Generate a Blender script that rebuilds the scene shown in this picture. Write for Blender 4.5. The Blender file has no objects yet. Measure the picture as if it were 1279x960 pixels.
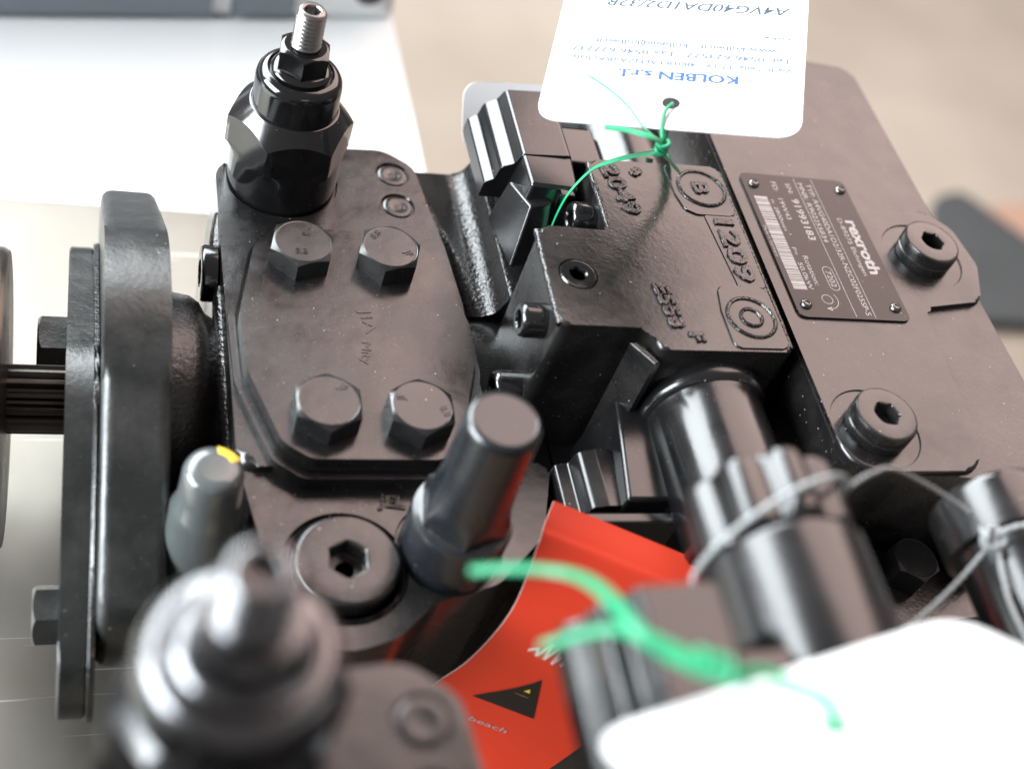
import bpy, bmesh, math, random
from mathutils import Vector, Matrix
random.seed(7)
scene = bpy.context.scene
COL = scene.collection
MM = 0.001
R = math.radians

# ------------------------------------------------------------------ camera
cd = bpy.data.cameras.new("camera")
cam = bpy.data.objects.new("camera", cd); COL.objects.link(cam)
right = Vector((0.94413, -0.18523, 0.27261)).normalized()
fwd = Vector((0.32843, 0.59933, -0.73002)).normalized()
right = (right - fwd * right.dot(fwd)).normalized()
up = right.cross(fwd)
cam.matrix_world = Matrix((
    (right.x, up.x, -fwd.x, -83.9 * MM),
    (right.y, up.y, -fwd.y, -260.6 * MM),
    (right.z, up.z, -fwd.z, 296.2 * MM),
    (0, 0, 0, 1)))
cd.sensor_width = 36.0
cd.lens = 36.0 * 1600.0 / 1279.0
cd.clip_start = 0.01
cd.clip_end = 60.0
cd.dof.use_dof = True
cd.dof.focus_distance = 0.420
cd.dof.aperture_fstop = 5.6
scene.camera = cam

# ------------------------------------------------------------------ light (indoor workshop)
world = bpy.data.worlds.new("World"); scene.world = world
world.use_nodes = True
wbg = world.node_tree.nodes["Background"]
wbg.inputs[0].default_value = (0.80, 0.74, 0.72, 1)
wbg.inputs[1].default_value = 0.32

def area(name, loc, target, sx, sy, power, col):
    l = bpy.data.lights.new(name, 'AREA'); l.shape = 'RECTANGLE'
    l.size = sx; l.size_y = sy; l.energy = power; l.color = col
    o = bpy.data.objects.new(name, l); COL.objects.link(o)
    o.location = loc
    d = Vector(target) - Vector(loc)
    o.rotation_euler = d.to_track_quat('-Z', 'Y').to_euler()
    return o
area("ceiling_glow", (1.50, 1.56, 2.0), (0.1, 0.0, 0), 2.1, 2.7, 74, (1.0, 0.75, 0.68))  # added soft lamp standing in for the pinkish-brown ceiling mirrored in top faces
area("window_light", (-1.25, 1.95, 1.6), (-0.05, 0, 0), 2.9, 1.5, 200, (0.90, 0.97, 1.0))
area("side_window_light", (-2.3, -0.15, 0.95), (0, 0, 0), 2.0, 1.2, 215, (0.88, 0.95, 1.0))

vs = scene.view_settings
vs.view_transform = 'Standard'; vs.look = 'None'; vs.exposure = 0.0; vs.gamma = 1.0
vs.use_curve_mapping = False

# ------------------------------------------------------------------ materials
def new_mat(name):
    m = bpy.data.materials.new(name); m.use_nodes = True
    return m, m.node_tree.nodes, m.node_tree.links, m.node_tree.nodes["Principled BSDF"]

def paint(name, base, rough, rvar=0.08, bump=0.12, bscale=1800, cast=0.0, dust=0.5, metallic=0.0, film=0.02, chips=0.0, ior=1.68, wave=0.05):
    m, N, L, P = new_mat(name)
    tc = N.new("ShaderNodeTexCoord")
    P.inputs["Metallic"].default_value = metallic
    P.inputs["IOR"].default_value = ior
    # patchy dirt film changes gloss and lifts the colour a little
    n1 = N.new("ShaderNodeTexNoise"); n1.inputs["Scale"].default_value = 38; n1.inputs["Detail"].default_value = 5
    n1.inputs["Roughness"].default_value = 0.62
    L.new(tc.outputs["Object"], n1.inputs["Vector"])
    mr = N.new("ShaderNodeMapRange")
    mr.inputs[1].default_value = 0.3; mr.inputs[2].default_value = 0.7
    mr.inputs[3].default_value = rough - rvar; mr.inputs[4].default_value = rough + rvar
    L.new(n1.outputs[0], mr.inputs[0]); L.new(mr.outputs[0], P.inputs["Roughness"])
    mixf = N.new("ShaderNodeMix"); mixf.data_type = 'RGBA'
    mixf.inputs[6].default_value = (*base, 1)
    mixf.inputs[7].default_value = (base[0] + film, base[1] + film * 0.9, base[2] + film * 0.85, 1)
    mr2 = N.new("ShaderNodeMapRange"); mr2.inputs[1].default_value = 0.42; mr2.inputs[2].default_value = 0.75
    L.new(n1.outputs[0], mr2.inputs[0]); L.new(mr2.outputs[0], mixf.inputs[0])
    last = mixf.outputs[2]
    if chips > 0:
        nc = N.new("ShaderNodeTexNoise"); nc.inputs["Scale"].default_value = 95; nc.inputs["Detail"].default_value = 7
        nc.inputs["Roughness"].default_value = 0.7
        L.new(tc.outputs["Object"], nc.inputs["Vector"])
        cr = N.new("ShaderNodeMapRange"); cr.inputs[1].default_value = 0.70 - chips; cr.inputs[2].default_value = 0.72 - chips
        L.new(nc.outputs[0], cr.inputs[0])
        mc = N.new("ShaderNodeMix"); mc.data_type = 'RGBA'
        L.new(cr.outputs[0], mc.inputs[0]); L.new(last, mc.inputs[6]); mc.inputs[7].default_value = (0.10, 0.055, 0.045, 1)
        last = mc.outputs[2]
    if dust > 0:
        for sc_, rad, amt in ((420, 0.075, 0.5), (1500, 0.11, 0.35)):
            v = N.new("ShaderNodeTexVoronoi"); v.inputs["Scale"].default_value = sc_
            L.new(tc.outputs["Object"], v.inputs["Vector"])
            sp = N.new("ShaderNodeSeparateColor"); L.new(v.outputs["Color"], sp.inputs[0])
            # radius differs from cell to cell, most cells hold no grain
            mrr = N.new("ShaderNodeMapRange"); mrr.inputs[1].default_value = 1.0 - 0.45 * dust; mrr.inputs[2].default_value = 1.0
            mrr.inputs[3].default_value = 0.0; mrr.inputs[4].default_value = rad * 1.6
            L.new(sp.outputs[0], mrr.inputs[0])
            lt = N.new("ShaderNodeMath"); lt.operation = 'LESS_THAN'
            L.new(v.outputs["Distance"], lt.inputs[0]); L.new(mrr.outputs[0], lt.inputs[1])
            ml = N.new("ShaderNodeMath"); ml.operation = 'MULTIPLY'; ml.inputs[1].default_value = amt
            L.new(lt.outputs[0], ml.inputs[0])
            mx = N.new("ShaderNodeMix"); mx.data_type = 'RGBA'
            L.new(ml.outputs[0], mx.inputs[0]); L.new(last, mx.inputs[6]); mx.inputs[7].default_value = (0.55, 0.52, 0.48, 1)
            last = mx.outputs[2]
    L.new(last, P.inputs["Base Color"])
    # relief: orange peel, and coarse sand-cast skin where asked
    nb = N.new("ShaderNodeTexNoise"); nb.inputs["Scale"].default_value = bscale; nb.inputs["Detail"].default_value = 3
    L.new(tc.outputs["Object"], nb.inputs["Vector"])
    b1 = N.new("ShaderNodeBump"); b1.inputs["Strength"].default_value = bump; b1.inputs["Distance"].default_value = 0.00025
    L.new(nb.outputs[0], b1.inputs["Height"])
    nw = N.new("ShaderNodeTexNoise"); nw.inputs["Scale"].default_value = 110; nw.inputs["Detail"].default_value = 2.5
    L.new(tc.outputs["Object"], nw.inputs["Vector"])
    bw = N.new("ShaderNodeBump"); bw.inputs["Strength"].default_value = wave; bw.inputs["Distance"].default_value = 0.0011
    L.new(nw.outputs[0], bw.inputs["Height"]); L.new(b1.outputs[0], bw.inputs["Normal"])
    nrm = bw.outputs[0]
    if cast > 0:
        nc2 = N.new("ShaderNodeTexNoise"); nc2.inputs["Scale"].default_value = 700; nc2.inputs["Detail"].default_value = 3
        nc2.inputs["Distortion"].default_value = 0.0
        L.new(tc.outputs["Object"], nc2.inputs["Vector"])
        b2 = N.new("ShaderNodeBump"); b2.inputs["Strength"].default_value = cast; b2.inputs["Distance"].default_value = 0.0006
        L.new(nc2.outputs[0], b2.inputs["Height"]); L.new(nrm, b2.inputs["Normal"])
        nrm = b2.outputs[0]
    L.new(nrm, P.inputs["Normal"])
    return m

BLK = (0.0065, 0.006, 0.006)
M = {}
M['paint'] = paint("black_paint", BLK, 0.25, 0.12, 0.10, dust=0.6, film=0.014, wave=0.16)
M['cast'] = paint("black_paint_on_casting", BLK, 0.26, 0.11, 0.14, cast=0.14, dust=0.5, film=0.014, wave=0.16)
M['rough'] = paint("black_paint_on_rough_casting", BLK, 0.18, 0.05, 0.15, cast=0.9, dust=0.2, film=0.01, wave=0.3)
M['flange'] = paint("black_paint_window_sheen", (0.011, 0.0125, 0.012), 0.32, 0.11, 0.2, cast=0.14, dust=0.35, film=0.016, chips=0.02, wave=0.22)  # same black paint, base colour greyed to suggest the window's reflection
M['neck'] = paint("chipped_black_paint", (0.008, 0.0075, 0.007), 0.30, 0.1, 0.2, cast=0.5, dust=0.3, chips=0.06, wave=0.3)
M['bolt'] = paint("painted_bolt", (0.009, 0.009, 0.0095), 0.24, 0.10, 0.08, dust=0.4, film=0.018, wave=0.14)
M['gloss'] = paint("glossy_black_paint", (0.005, 0.005, 0.0055), 0.13, 0.05, 0.04, dust=0.15, film=0.006)
M['plastic'] = paint("black_plastic", (0.006, 0.006, 0.0065), 0.20, 0.05, 0.06, dust=0.25, film=0.005)
M['bluecap'] = paint("dark_blue_grey_plastic", (0.008, 0.0095, 0.012), 0.27, 0.05, 0.08, dust=0.25, film=0.008)
M['sheencap'] = paint("dark_plastic_window_sheen", (0.075, 0.085, 0.085), 0.14, 0.04, 0.04, dust=0.0)  # dark glossy plastic; the window's reflection is put into this grey
M['plate'] = paint("nameplate_black", (0.009, 0.006, 0.0055), 0.24, 0.03, 0.03, dust=0.2, film=0.002, ior=1.40)
M['steel'] = paint("bare_steel", (0.26, 0.25, 0.24), 0.32, 0.08, 0.08, dust=0.0, metallic=1.0, film=0.05)
M['darksteel'] = paint("dark_steel", (0.085, 0.075, 0.066), 0.33, 0.08, 0.08, dust=0.0, metallic=1.0, film=0.03)
M['zinc'] = paint("dull_zinc_plating", (0.15, 0.15, 0.155), 0.24, 0.06, 0.06, dust=0.0, metallic=1.0, film=0.04)
M['rivet'] = paint("rivet_metal", (0.20, 0.19, 0.18), 0.25, 0.05, 0.05, dust=0.0, metallic=1.0)

def plain(name, col, rough=0.5, trans=0.0, sss=0.0, noise=0.0, nscale=60, bump=0.0, bscale=900):
    m, N, L, P = new_mat(name)
    P.inputs["Roughness"].default_value = rough
    tc = N.new("ShaderNodeTexCoord")
    n = N.new("ShaderNodeTexNoise"); n.inputs["Scale"].default_value = nscale; n.inputs["Detail"].default_value = 5
    L.new(tc.outputs["Object"], n.inputs["Vector"])
    mx = N.new("ShaderNodeMix"); mx.data_type = 'RGBA'
    mx.inputs[6].default_value = (*[c * (1 - noise) for c in col], 1)
    mx.inputs[7].default_value = (*[min(1, c * (1 + noise)) for c in col], 1)
    L.new(n.outputs[0], mx.inputs[0]); L.new(mx.outputs[2], P.inputs["Base Color"])
    if bump > 0:
        nb = N.new("ShaderNodeTexNoise"); nb.inputs["Scale"].default_value = bscale
        L.new(tc.outputs["Object"], nb.inputs["Vector"])
        b = N.new("ShaderNodeBump"); b.inputs["Strength"].default_value = bump; b.inputs["Distance"].default_value = 0.0003
        L.new(nb.outputs[0], b.inputs["Height"]); L.new(b.outputs[0], P.inputs["Normal"])
    if sss > 0:
        P.inputs["Subsurface Weight"].default_value = sss
        P.inputs["Subsurface Radius"].default_value = (0.002, 0.002, 0.002)
    if trans > 0:
        P.inputs["Transmission Weight"].default_value = trans
    return m
M['card'] = plain("white_card", (0.74, 0.74, 0.75), 0.75, noise=0.01)
M['cardink'] = plain("blue_ink", (0.015, 0.07, 0.36), 0.6, noise=0.12, nscale=900)
M['greyink'] = plain("grey_blue_ink", (0.07, 0.11, 0.24), 0.6, noise=0.15, nscale=900)
M['penink'] = plain("pen_ink", (0.03, 0.06, 0.09), 0.6, noise=0.2, nscale=900)
M['green'] = plain("green_plastic_string", (0.010, 0.26, 0.115), 0.36, noise=0.12, nscale=300)
M['red'] = plain("red_card", (0.64, 0.045, 0.018), 0.45, noise=0.05)
M['cardedge'] = plain("pale_card_edge", (0.75, 0.55, 0.52), 0.6, noise=0.05)
M['blackink'] = plain("black_ink", (0.012, 0.012, 0.012), 0.45, noise=0.1)
M['yellow'] = plain("yellow_paint", (0.80, 0.55, 0.05), 0.45, noise=0.08, nscale=500)
M['print'] = plain("pale_print", (0.40, 0.37, 0.355), 0.5, noise=0.08, nscale=2500)
M['twine'] = plain("white_twine", (0.34, 0.35, 0.35), 0.7, noise=0.2, nscale=1500, bump=0.6, bscale=3000)
M['timber'] = plain("timber", (0.33, 0.22, 0.12), 0.7, noise=0.3, nscale=25)
M['bench'] = plain("white_enamel", (0.82, 0.84, 0.84), 0.16, noise=0.02, nscale=6)
M['pane'] = plain("dark_glass_pane", (0.17, 0.20, 0.23), 0.3, noise=0.2, nscale=12)
M['mat'] = plain("dark_rubber", (0.055, 0.062, 0.065), 0.7, noise=0.25, nscale=9)
M['stripe'] = plain("worn_red_floor_paint", (0.42, 0.27, 0.20), 0.55, noise=0.12, nscale=7)

def floor_mat():
    m, N, L, P = new_mat("workshop_floor_concrete")
    tc = N.new("ShaderNodeTexCoord")
    n = N.new("ShaderNodeTexNoise"); n.inputs["Scale"].default_value = 1.6; n.inputs["Detail"].default_value = 8
    L.new(tc.outputs["Object"], n.inputs["Vector"])
    r = N.new("ShaderNodeValToRGB")
    r.color_ramp.elements[0].position = 0.3; r.color_ramp.elements[0].color = (0.28, 0.235, 0.19, 1)
    r.color_ramp.elements[1].position = 0.7; r.color_ramp.elements[1].color = (0.42, 0.37, 0.31, 1)
    L.new(n.outputs[0], r.inputs[0]); L.new(r.outputs[0], P.inputs["Base Color"])
    P.inputs["Roughness"].default_value = 0.5
    return m
M['floor'] = floor_mat()

def table_mat():
    m, N, L, P = new_mat("scratched_steel_table")
    tc = N.new("ShaderNodeTexCoord")
    P.inputs["Metallic"].default_value = 0.85
    n = N.new("ShaderNodeTexNoise"); n.inputs["Scale"].default_value = 9; n.inputs["Detail"].default_value = 8
    L.new(tc.outputs["Object"], n.inputs["Vector"])
    r = N.new("ShaderNodeValToRGB")
    r.color_ramp.elements[0].position = 0.3; r.color_ramp.elements[0].color = (0.19, 0.175, 0.15, 1)
    r.color_ramp.elements[1].position = 0.72; r.color_ramp.elements[1].color = (0.31, 0.29, 0.26, 1)
    L.new(n.outputs[0], r.inputs[0])
    # scratches: thin stretched noise ridges in two directions
    last = r.outputs[0]
    for rot, seed in ((0.5, 3.0), (-0.6, 11.0), (1.2, 21.0)):
        mp = N.new("ShaderNodeMapping"); mp.inputs["Rotation"].default_value = (0, 0, rot)
        mp.inputs["Location"].default_value = (seed, seed, 0); mp.inputs["Scale"].default_value = (9, 420, 1)
        L.new(tc.outputs["Object"], mp.inputs["Vector"])
        s = N.new("ShaderNodeTexNoise"); s.inputs["Scale"].default_value = 1.0; s.inputs["Detail"].default_value = 2
        L.new(mp.outputs[0], s.inputs["Vector"])
        k = N.new("ShaderNodeMapRange"); k.inputs[1].default_value = 0.70; k.inputs[2].default_value = 0.76
        k.inputs[4].default_value = 0.55
        L.new(s.outputs[0], k.inputs[0])
        mx = N.new("ShaderNodeMix"); mx.data_type = 'RGBA'
        L.new(k.outputs[0], mx.inputs[0]); L.new(last, mx.inputs[6]); mx.inputs[7].default_value = (0.8, 0.78, 0.74, 1)
        last = mx.outputs[2]
    L.new(last, P.inputs["Base Color"])
    rr = N.new("ShaderNodeMapRange"); rr.inputs[3].default_value = 0.30; rr.inputs[4].default_value = 0.50
    L.new(n.outputs[0], rr.inputs[0]); L.new(rr.outputs[0], P.inputs["Roughness"])
    return m
M['table'] = table_mat()

# ------------------------------------------------------------------ mesh helpers (millimetres in, metres out)
def finish_mesh(bm, name, mat, off=(0, 0, 0), sharp=38):
    bmesh.ops.remove_doubles(bm, verts=bm.verts, dist=1e-4)
    bmesh.ops.recalc_face_normals(bm, faces=bm.faces)
    o = Vector(off)
    for v in bm.verts:
        v.co = (v.co - o) * MM
    me = bpy.data.meshes.new(name); bm.to_mesh(me); bm.free()
    me.materials.append(mat)
    me.shade_smooth()
    me.set_sharp_from_angle(angle=R(sharp))
    return me

def link(name, me, parent=None, loc=(0, 0, 0), rot=(0, 0, 0), wn=True):
    o = bpy.data.objects.new(name, me); COL.objects.link(o)
    o.location = Vector(loc) * MM; o.rotation_euler = rot
    if parent is not None: o.parent = parent
    if wn:
        w = o.modifiers.new("wn", 'WEIGHTED_NORMAL'); w.keep_sharp = True
    return o

def tag(o, label, cat, group=None, kind=None):
    if label: o['label'] = label
    if cat: o['category'] = cat
    if group: o['group'] = group
    if kind: o['kind'] = kind
    return o

def round_poly(pts, rad, seg=5):
    """pts: list of (x, y) or (x, y, r); corners are rounded by arcs."""
    out = []; n = len(pts)
    for i in range(n):
        p = Vector(pts[i][:2]); r = pts[i][2] if len(pts[i]) > 2 else rad
        a = Vector(pts[i - 1][:2]) - p; b = Vector(pts[(i + 1) % n][:2]) - p
        la, lb = a.length, b.length
        if r <= 0: out.append(tuple(p)); continue
        a.normalize(); b.normalize()
        ang = a.angle(b)
        if ang > math.pi - 0.05: out.append(tuple(p)); continue
        t = min(r / math.tan(ang / 2), la * 0.48, lb * 0.48)
        p0 = p + a * t; p1 = p + b * t
        for k in range(seg + 1):
            s = k / seg
            q = p0 * (1 - s) ** 2 + p * 2 * s * (1 - s) + p1 * s ** 2
            out.append((q.x, q.y))
    return out

def circ(c, r, n=32, a0=0):
    return [(c[0] + r * math.cos(a0 + 2 * math.pi * k / n), c[1] + r * math.sin(a0 + 2 * math.pi * k / n)) for k in range(n)]

def hull(pts):
    pts = sorted(set((round(a, 4), round(b, 4)) for a, b in pts))
    def half(ps):
        h = []
        for p in ps:
            while len(h) > 1 and (h[-1][0] - h[-2][0]) * (p[1] - h[-2][1]) - (h[-1][1] - h[-2][1]) * (p[0] - h[-2][0]) <= 0: h.pop()
            h.append(p)
        return h
    lo = half(pts); hi = half(pts[::-1])
    return lo[:-1] + hi[:-1]

AX = {'Z': lambda u, v, w: (u, v, w), 'X': lambda u, v, w: (w, u, v), 'Y': lambda u, v, w: (u, w, v)}
def prism(bm, poly, w0, w1, bevel=0.0, axis='Z', both=False, seg=3, draft=0.0):
    """polygon extruded along an axis; the far (w1) rim is rounded, draft widens the near end"""
    f = AX[axis]; n = len(poly)
    cx = sum(p[0] for p in poly) / n; cy = sum(p[1] for p in poly) / n
    lo = [bm.verts.new(f(p[0] + (p[0] - cx) * draft, p[1] + (p[1] - cy) * draft, w0)) for p in poly]
    hi = [bm.verts.new(f(p[0], p[1], w1)) for p in poly]
    bm.faces.new(lo); top = bm.faces.new(hi)
    rim = []; low = []
    for i in range(n):
        j = (i + 1) % n
        bm.faces.new((lo[i], lo[j], hi[j], hi[i]))
    bm.edges.index_update()
    if bevel > 0:
        es = list(top.edges)
        if both: es += [e for e in bm.edges if e.verts[0] in lo and e.verts[1] in lo]
        bmesh.ops.bevel(bm, geom=es, offset=bevel, segments=seg, profile=0.5, affect='EDGES', clamp_overlap=True)
    return bm

def box(bm, x0, x1, y0, y1, z0, z1, bevel=0.0, seg=2):
    vs_ = [bm.verts.new((x, y, z)) for z in (z0, z1) for y in (y0, y1) for x in (x0, x1)]
    fs = [bm.faces.new([vs_[i] for i in q]) for q in ((0, 1, 3, 2), (4, 5, 7, 6), (0, 1, 5, 4), (2, 3, 7, 6), (0, 2, 6, 4), (1, 3, 7, 5))]
    if bevel > 0:
        es = list({e for f in fs for e in f.edges})
        bmesh.ops.bevel(bm, geom=es, offset=bevel, segments=seg, profile=0.5, affect='EDGES', clamp_overlap=True)
    return bm

def solid(bm, verts, faces, bevel=0.0, seg=2):
    vv = [bm.verts.new(v) for v in verts]
    fs = [bm.faces.new([vv[i] for i in q]) for q in faces]
    if bevel > 0:
        es = list({e for f in fs for e in f.edges})
        bmesh.ops.bevel(bm, geom=es, offset=bevel, segments=seg, profile=0.5, affect='EDGES', clamp_overlap=True)
    return bm

def frame(axis):
    # columns: local u, v, w (w = axis of revolution)
    return {'Z': (Vector((1, 0, 0)), Vector((0, 1, 0)), Vector((0, 0, 1))),
            '-X': (Vector((0, 1, 0)), Vector((0, 0, 1)), Vector((-1, 0, 0))),
            'X': (Vector((0, 1, 0)), Vector((0, 0, 1)), Vector((1, 0, 0))),
            '-Y': (Vector((1, 0, 0)), Vector((0, 0, 1)), Vector((0, -1, 0))),
            'Y': (Vector((1, 0, 0)), Vector((0, 0, 1)), Vector((0, 1, 0)))}[axis]

def rings(bm, rows, c=(0, 0, 0), axis='Z', cap=(True, True)):
    """rows: list of [(u, v, w), ...] of equal length"""
    U, V, W = frame(axis); c = Vector(c)
    vr = [[bm.verts.new(c + U * u + V * v + W * w) for (u, v, w) in row] for row in rows]
    n = len(rows[0])
    for a, b in zip(vr, vr[1:]):
        for i in range(n):
            j = (i + 1) % n
            bm.faces.new((a[i], a[j], b[j], b[i]))
    if cap[0]: bm.faces.new(vr[0])
    if cap[1]: bm.faces.new(vr[-1])

def crow(r, w, n=64, a0=0.0):
    return [(r * math.cos(a0 + 2 * math.pi * k / n), r * math.sin(a0 + 2 * math.pi * k / n), w) for k in range(n)]
def hrad(ap, t):
    a = (t % (math.pi / 3)) - math.pi / 6
    return ap / math.cos(a)
def hrow(ap, w, n=72, a0=0.0, cham=None):
    out = []
    for k in range(n):
        t = 2 * math.pi * k / n
        r = hrad(ap, t)
        ww = w if cham is None else cham(r)
        out.append((r * math.cos(t + a0), r * math.sin(t + a0), ww))
    return out

def lathe(bm, prof, c=(0, 0, 0), axis='Z', n=64, cap=(True, True)):
    rings(bm, [crow(r, w, n) for r, w in prof], c, axis, cap)

def hexhead(bm, af, h, c=(0, 0, 0), axis='Z', rot=0.0, cham=30, top=0.95, dish=0.15):
    ap = af / 2; rc = ap * top; tn = math.tan(R(cham))
    rows = [hrow(ap, 0, a0=rot), hrow(ap, 0, a0=rot, cham=lambda r: h - (r - rc) * tn)]
    rows += [crow(rc, h, 72, rot), crow(rc - 0.5, h - dish, 72, rot)]
    rings(bm, rows, c, axis)

def sockethead(bm, prof, socket_af, depth, c=(0, 0, 0), axis='Z', rot=0.3):
    """round head given by profile (r, w) ending at its flat top, with a hexagon socket"""
    wtop = prof[-1][1]; ap = socket_af / 2
    rows = [crow(r, w, 72, rot) for r, w in prof]
    rows += [crow(ap * 1.22, wtop, 72, rot), hrow(ap, wtop - 0.5, a0=rot), hrow(ap, wtop - depth, a0=rot),
             crow(ap * 0.55, wtop - depth - 0.6, 72, rot)]
    rings(bm, rows, c, axis)

def catmull(pts, sub=8):
    P = [Vector(p) for p in pts]; out = []
    for i in range(len(P) - 1):
        p0 = P[max(i - 1, 0)]; p1 = P[i]; p2 = P[i + 1]; p3 = P[min(i + 2, len(P) - 1)]
        for k in range(sub):
            t = k / sub
            out.append(0.5 * ((2 * p1) + (p2 - p0) * t + (2 * p0 - 5 * p1 + 4 * p2 - p3) * t * t + (3 * p1 - p0 - 3 * p2 + p3) * t ** 3))
    out.append(P[-1]); return out

def tube(bm, pts, ra, rb=None, n=10, sub=8, closed=False, twist=0.0, flatdir=None, taper=1.0):
    path = catmull(pts, sub) if sub > 1 else [Vector(p) for p in pts]
    rb = rb or ra; rows = []
    nrm = Vector(flatdir) if flatdir else Vector((0.2, 0.3, 1))
    m = len(path)
    for i, p in enumerate(path):
        if closed: t = (path[(i + 1) % m] - path[i - 1]).normalized()
        else: t = (path[min(i + 1, m - 1)] - path[max(i - 1, 0)]).normalized()
        nrm = (nrm - t * nrm.dot(t)).normalized()
        b = t.cross(nrm)
        k = 1 + (taper - 1) * i / (m - 1)
        rows.append([bm.verts.new(p + (b * (ra * math.cos(2 * math.pi * q / n + twist * i)) + nrm * (rb * math.sin(2 * math.pi * q / n + twist * i))) * k) for q in range(n)])
    rng = range(m) if closed else range(m - 1)
    for i in rng:
        a = rows[i]; b_ = rows[(i + 1) % m]
        for q in range(n):
            w = (q + 1) % n
            bm.faces.new((a[q], a[w], b_[w], b_[q]))
    if not closed:
        bm.faces.new(rows[0]); bm.faces.new(rows[-1])

def boolean_cut(me, cutters, op='DIFFERENCE'):
    """cut recesses into a mesh; helper objects are removed again"""
    tmp = bpy.data.objects.new("tmp", me); COL.objects.link(tmp)
    cs = []
    for cme in cutters:
        c = bpy.data.objects.new("tmpc", cme); COL.objects.link(c); cs.append(c)
        b = tmp.modifiers.new("b", 'BOOLEAN'); b.operation = op; b.object = c; b.solver = 'EXACT'
    dg = bpy.context.evaluated_depsgraph_get()
    res = bpy.data.meshes.new_from_object(tmp.evaluated_get(dg), depsgraph=dg)
    res.name = me.name
    for c in cs: bpy.data.objects.remove(c)
    bpy.data.objects.remove(tmp)
    res.shade_smooth(); res.set_sharp_from_angle(angle=R(38))
    return res

def text_mesh(body, size, mat, extrude=0.0, width=None, align='LEFT', bold=0.0, bevel=0.0, spacing=1.0, shear=0.0, res=2):
    """flat or raised lettering as a mesh in its own xy plane, mm -> m"""
    cu = bpy.data.curves.new("lettering", 'FONT'); cu.body = body; cu.size = size
    cu.extrude = extrude; cu.offset = bold; cu.align_x = align; cu.bevel_depth = bevel; cu.bevel_resolution = 1
    cu.space_character = spacing; cu.shear = shear; cu.resolution_u = res
    o = bpy.data.objects.new("tmpt", cu); COL.objects.link(o)
    dg = bpy.context.evaluated_depsgraph_get()
    me = bpy.data.meshes.new_from_object(o.evaluated_get(dg), depsgraph=dg)
    bpy.data.objects.remove(o); bpy.data.curves.remove(cu)
    xs = [v.co.x for v in me.vertices]; w = max(xs) - min(xs); x0 = min(xs)
    k = (width / w) if width else 1.0
    for v in me.vertices:
        if width: v.co.x = (v.co.x - x0) * k
        v.co *= MM
    me.materials.clear(); me.materials.append(mat)
    return me

def empty(name, loc):
    e = bpy.data.objects.new(name, None); COL.objects.link(e)
    e.empty_display_size = 0.02; e.location = Vector(loc) * MM
    return e

# ------------------------------------------------------------------ setting
TABLE_Z = -115.0
bm = bmesh.new(); box(bm, -4000, 9000, -3000, 14000, -1000, -950)
tag(link('floor', finish_mesh(bm, 'floor', M['floor'])), None, None, kind='structure')
bm = bmesh.new(); prism(bm, [(1395, 1190), (1600, 1230), (1850, 1180), (1580, 1000)], -950 + 0.5, -950 + 4)
tag(link('floor_marking', finish_mesh(bm, 'floor_marking', M['stripe'])), None, None, kind='structure')

# steel table the pumps lie on
BT = (-100, -60, -950)
e = empty('steel_table', BT); tag(e, 'scratched grey steel table carrying both black pumps', 'table')
bm = bmesh.new(); box(bm, -620, 300, -560, 172, TABLE_Z - 6, TABLE_Z, 0.4)
link('table_top', finish_mesh(bm, 'table_top', M['table'], BT), e)
bm = bmesh.new(); box(bm, -20, 20, -20, 20, 0, 950 + TABLE_Z - 6.2, 2)
leg = finish_mesh(bm, 'leg', M['darksteel'])
for x in (-590, 270):
    for y in (-530, 142): link('leg', leg, e, (x - BT[0], y - BT[1], 0))

# white bench behind, out of focus
BB = (-400, 260, -950)
e = empty('white_bench', BB); tag(e, 'glossy white enamelled bench behind the steel table, overexposed', 'bench')
bm = bmesh.new(); box(bm, -1200, 82, 172.3, 470, -150, TABLE_Z - 0.3, 0.4)
link('bench_top', finish_mesh(bm, 'bench_top', M['bench'], BB), e)
bm = bmesh.new(); box(bm, -1190, 60, 190, 460, -950, -150.5, 3)
link('bench_body', finish_mesh(bm, 'bench_body', M['bench'], BB), e)

BCB = (-40, 312, TABLE_Z - 0.2)
e = empty('white_cabinet', BCB); e.rotation_euler = (0, 0, R(10.4))
tag(e, 'low white cabinet with dark panes standing on the white bench', 'cabinet')
bm = bmesh.new(); box(bm, -420, 124, 2, 130, 0, 105, 4)
link('cabinet_body', finish_mesh(bm, 'cabinet_body', M['bench']), e)
for x0, x1 in ((-380, -86), (-84, 22), (32, 66)):
    bm = bmesh.new(); box(bm, x0, x1, -1, 6, 3, 92, 1.0)
    link('pane', finish_mesh(bm, 'pane', M['pane']), e)
bm = bmesh.new(); lathe(bm, [(5, 0), (9, 1), (9, 8), (7, 10)], (104, 2, 24), '-Y', 24)
link('black_knob', finish_mesh(bm, 'black_knob', M['plastic']), e)

bm = bmesh.new(); prism(bm, round_poly([(1215, 905), (1440, 905), (1560, 1010), (1400, 1215), (1340, 1195)], 14), -949, -925, 4)
o = link('rubber_mat', finish_mesh(bm, 'rubber_mat', M['mat'], (1300, 1000, -949)), None, (1300, 1000, -949))
tag(o, 'dark grey rubber mat on the beige workshop floor', 'mat')

# ------------------------------------------------------------------ the pump
BASE = (70, 10, TABLE_Z)
AXY, AXZ = 10.0, -48.0
pump = empty('hydraulic_pump', BASE)
tag(pump, 'black axial piston pump with engraved nameplate on its end cover, flat on the steel table', 'pump', 'hydraulic pumps')
ONLY_MAIN = []          # parts that only this pump shows

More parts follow.
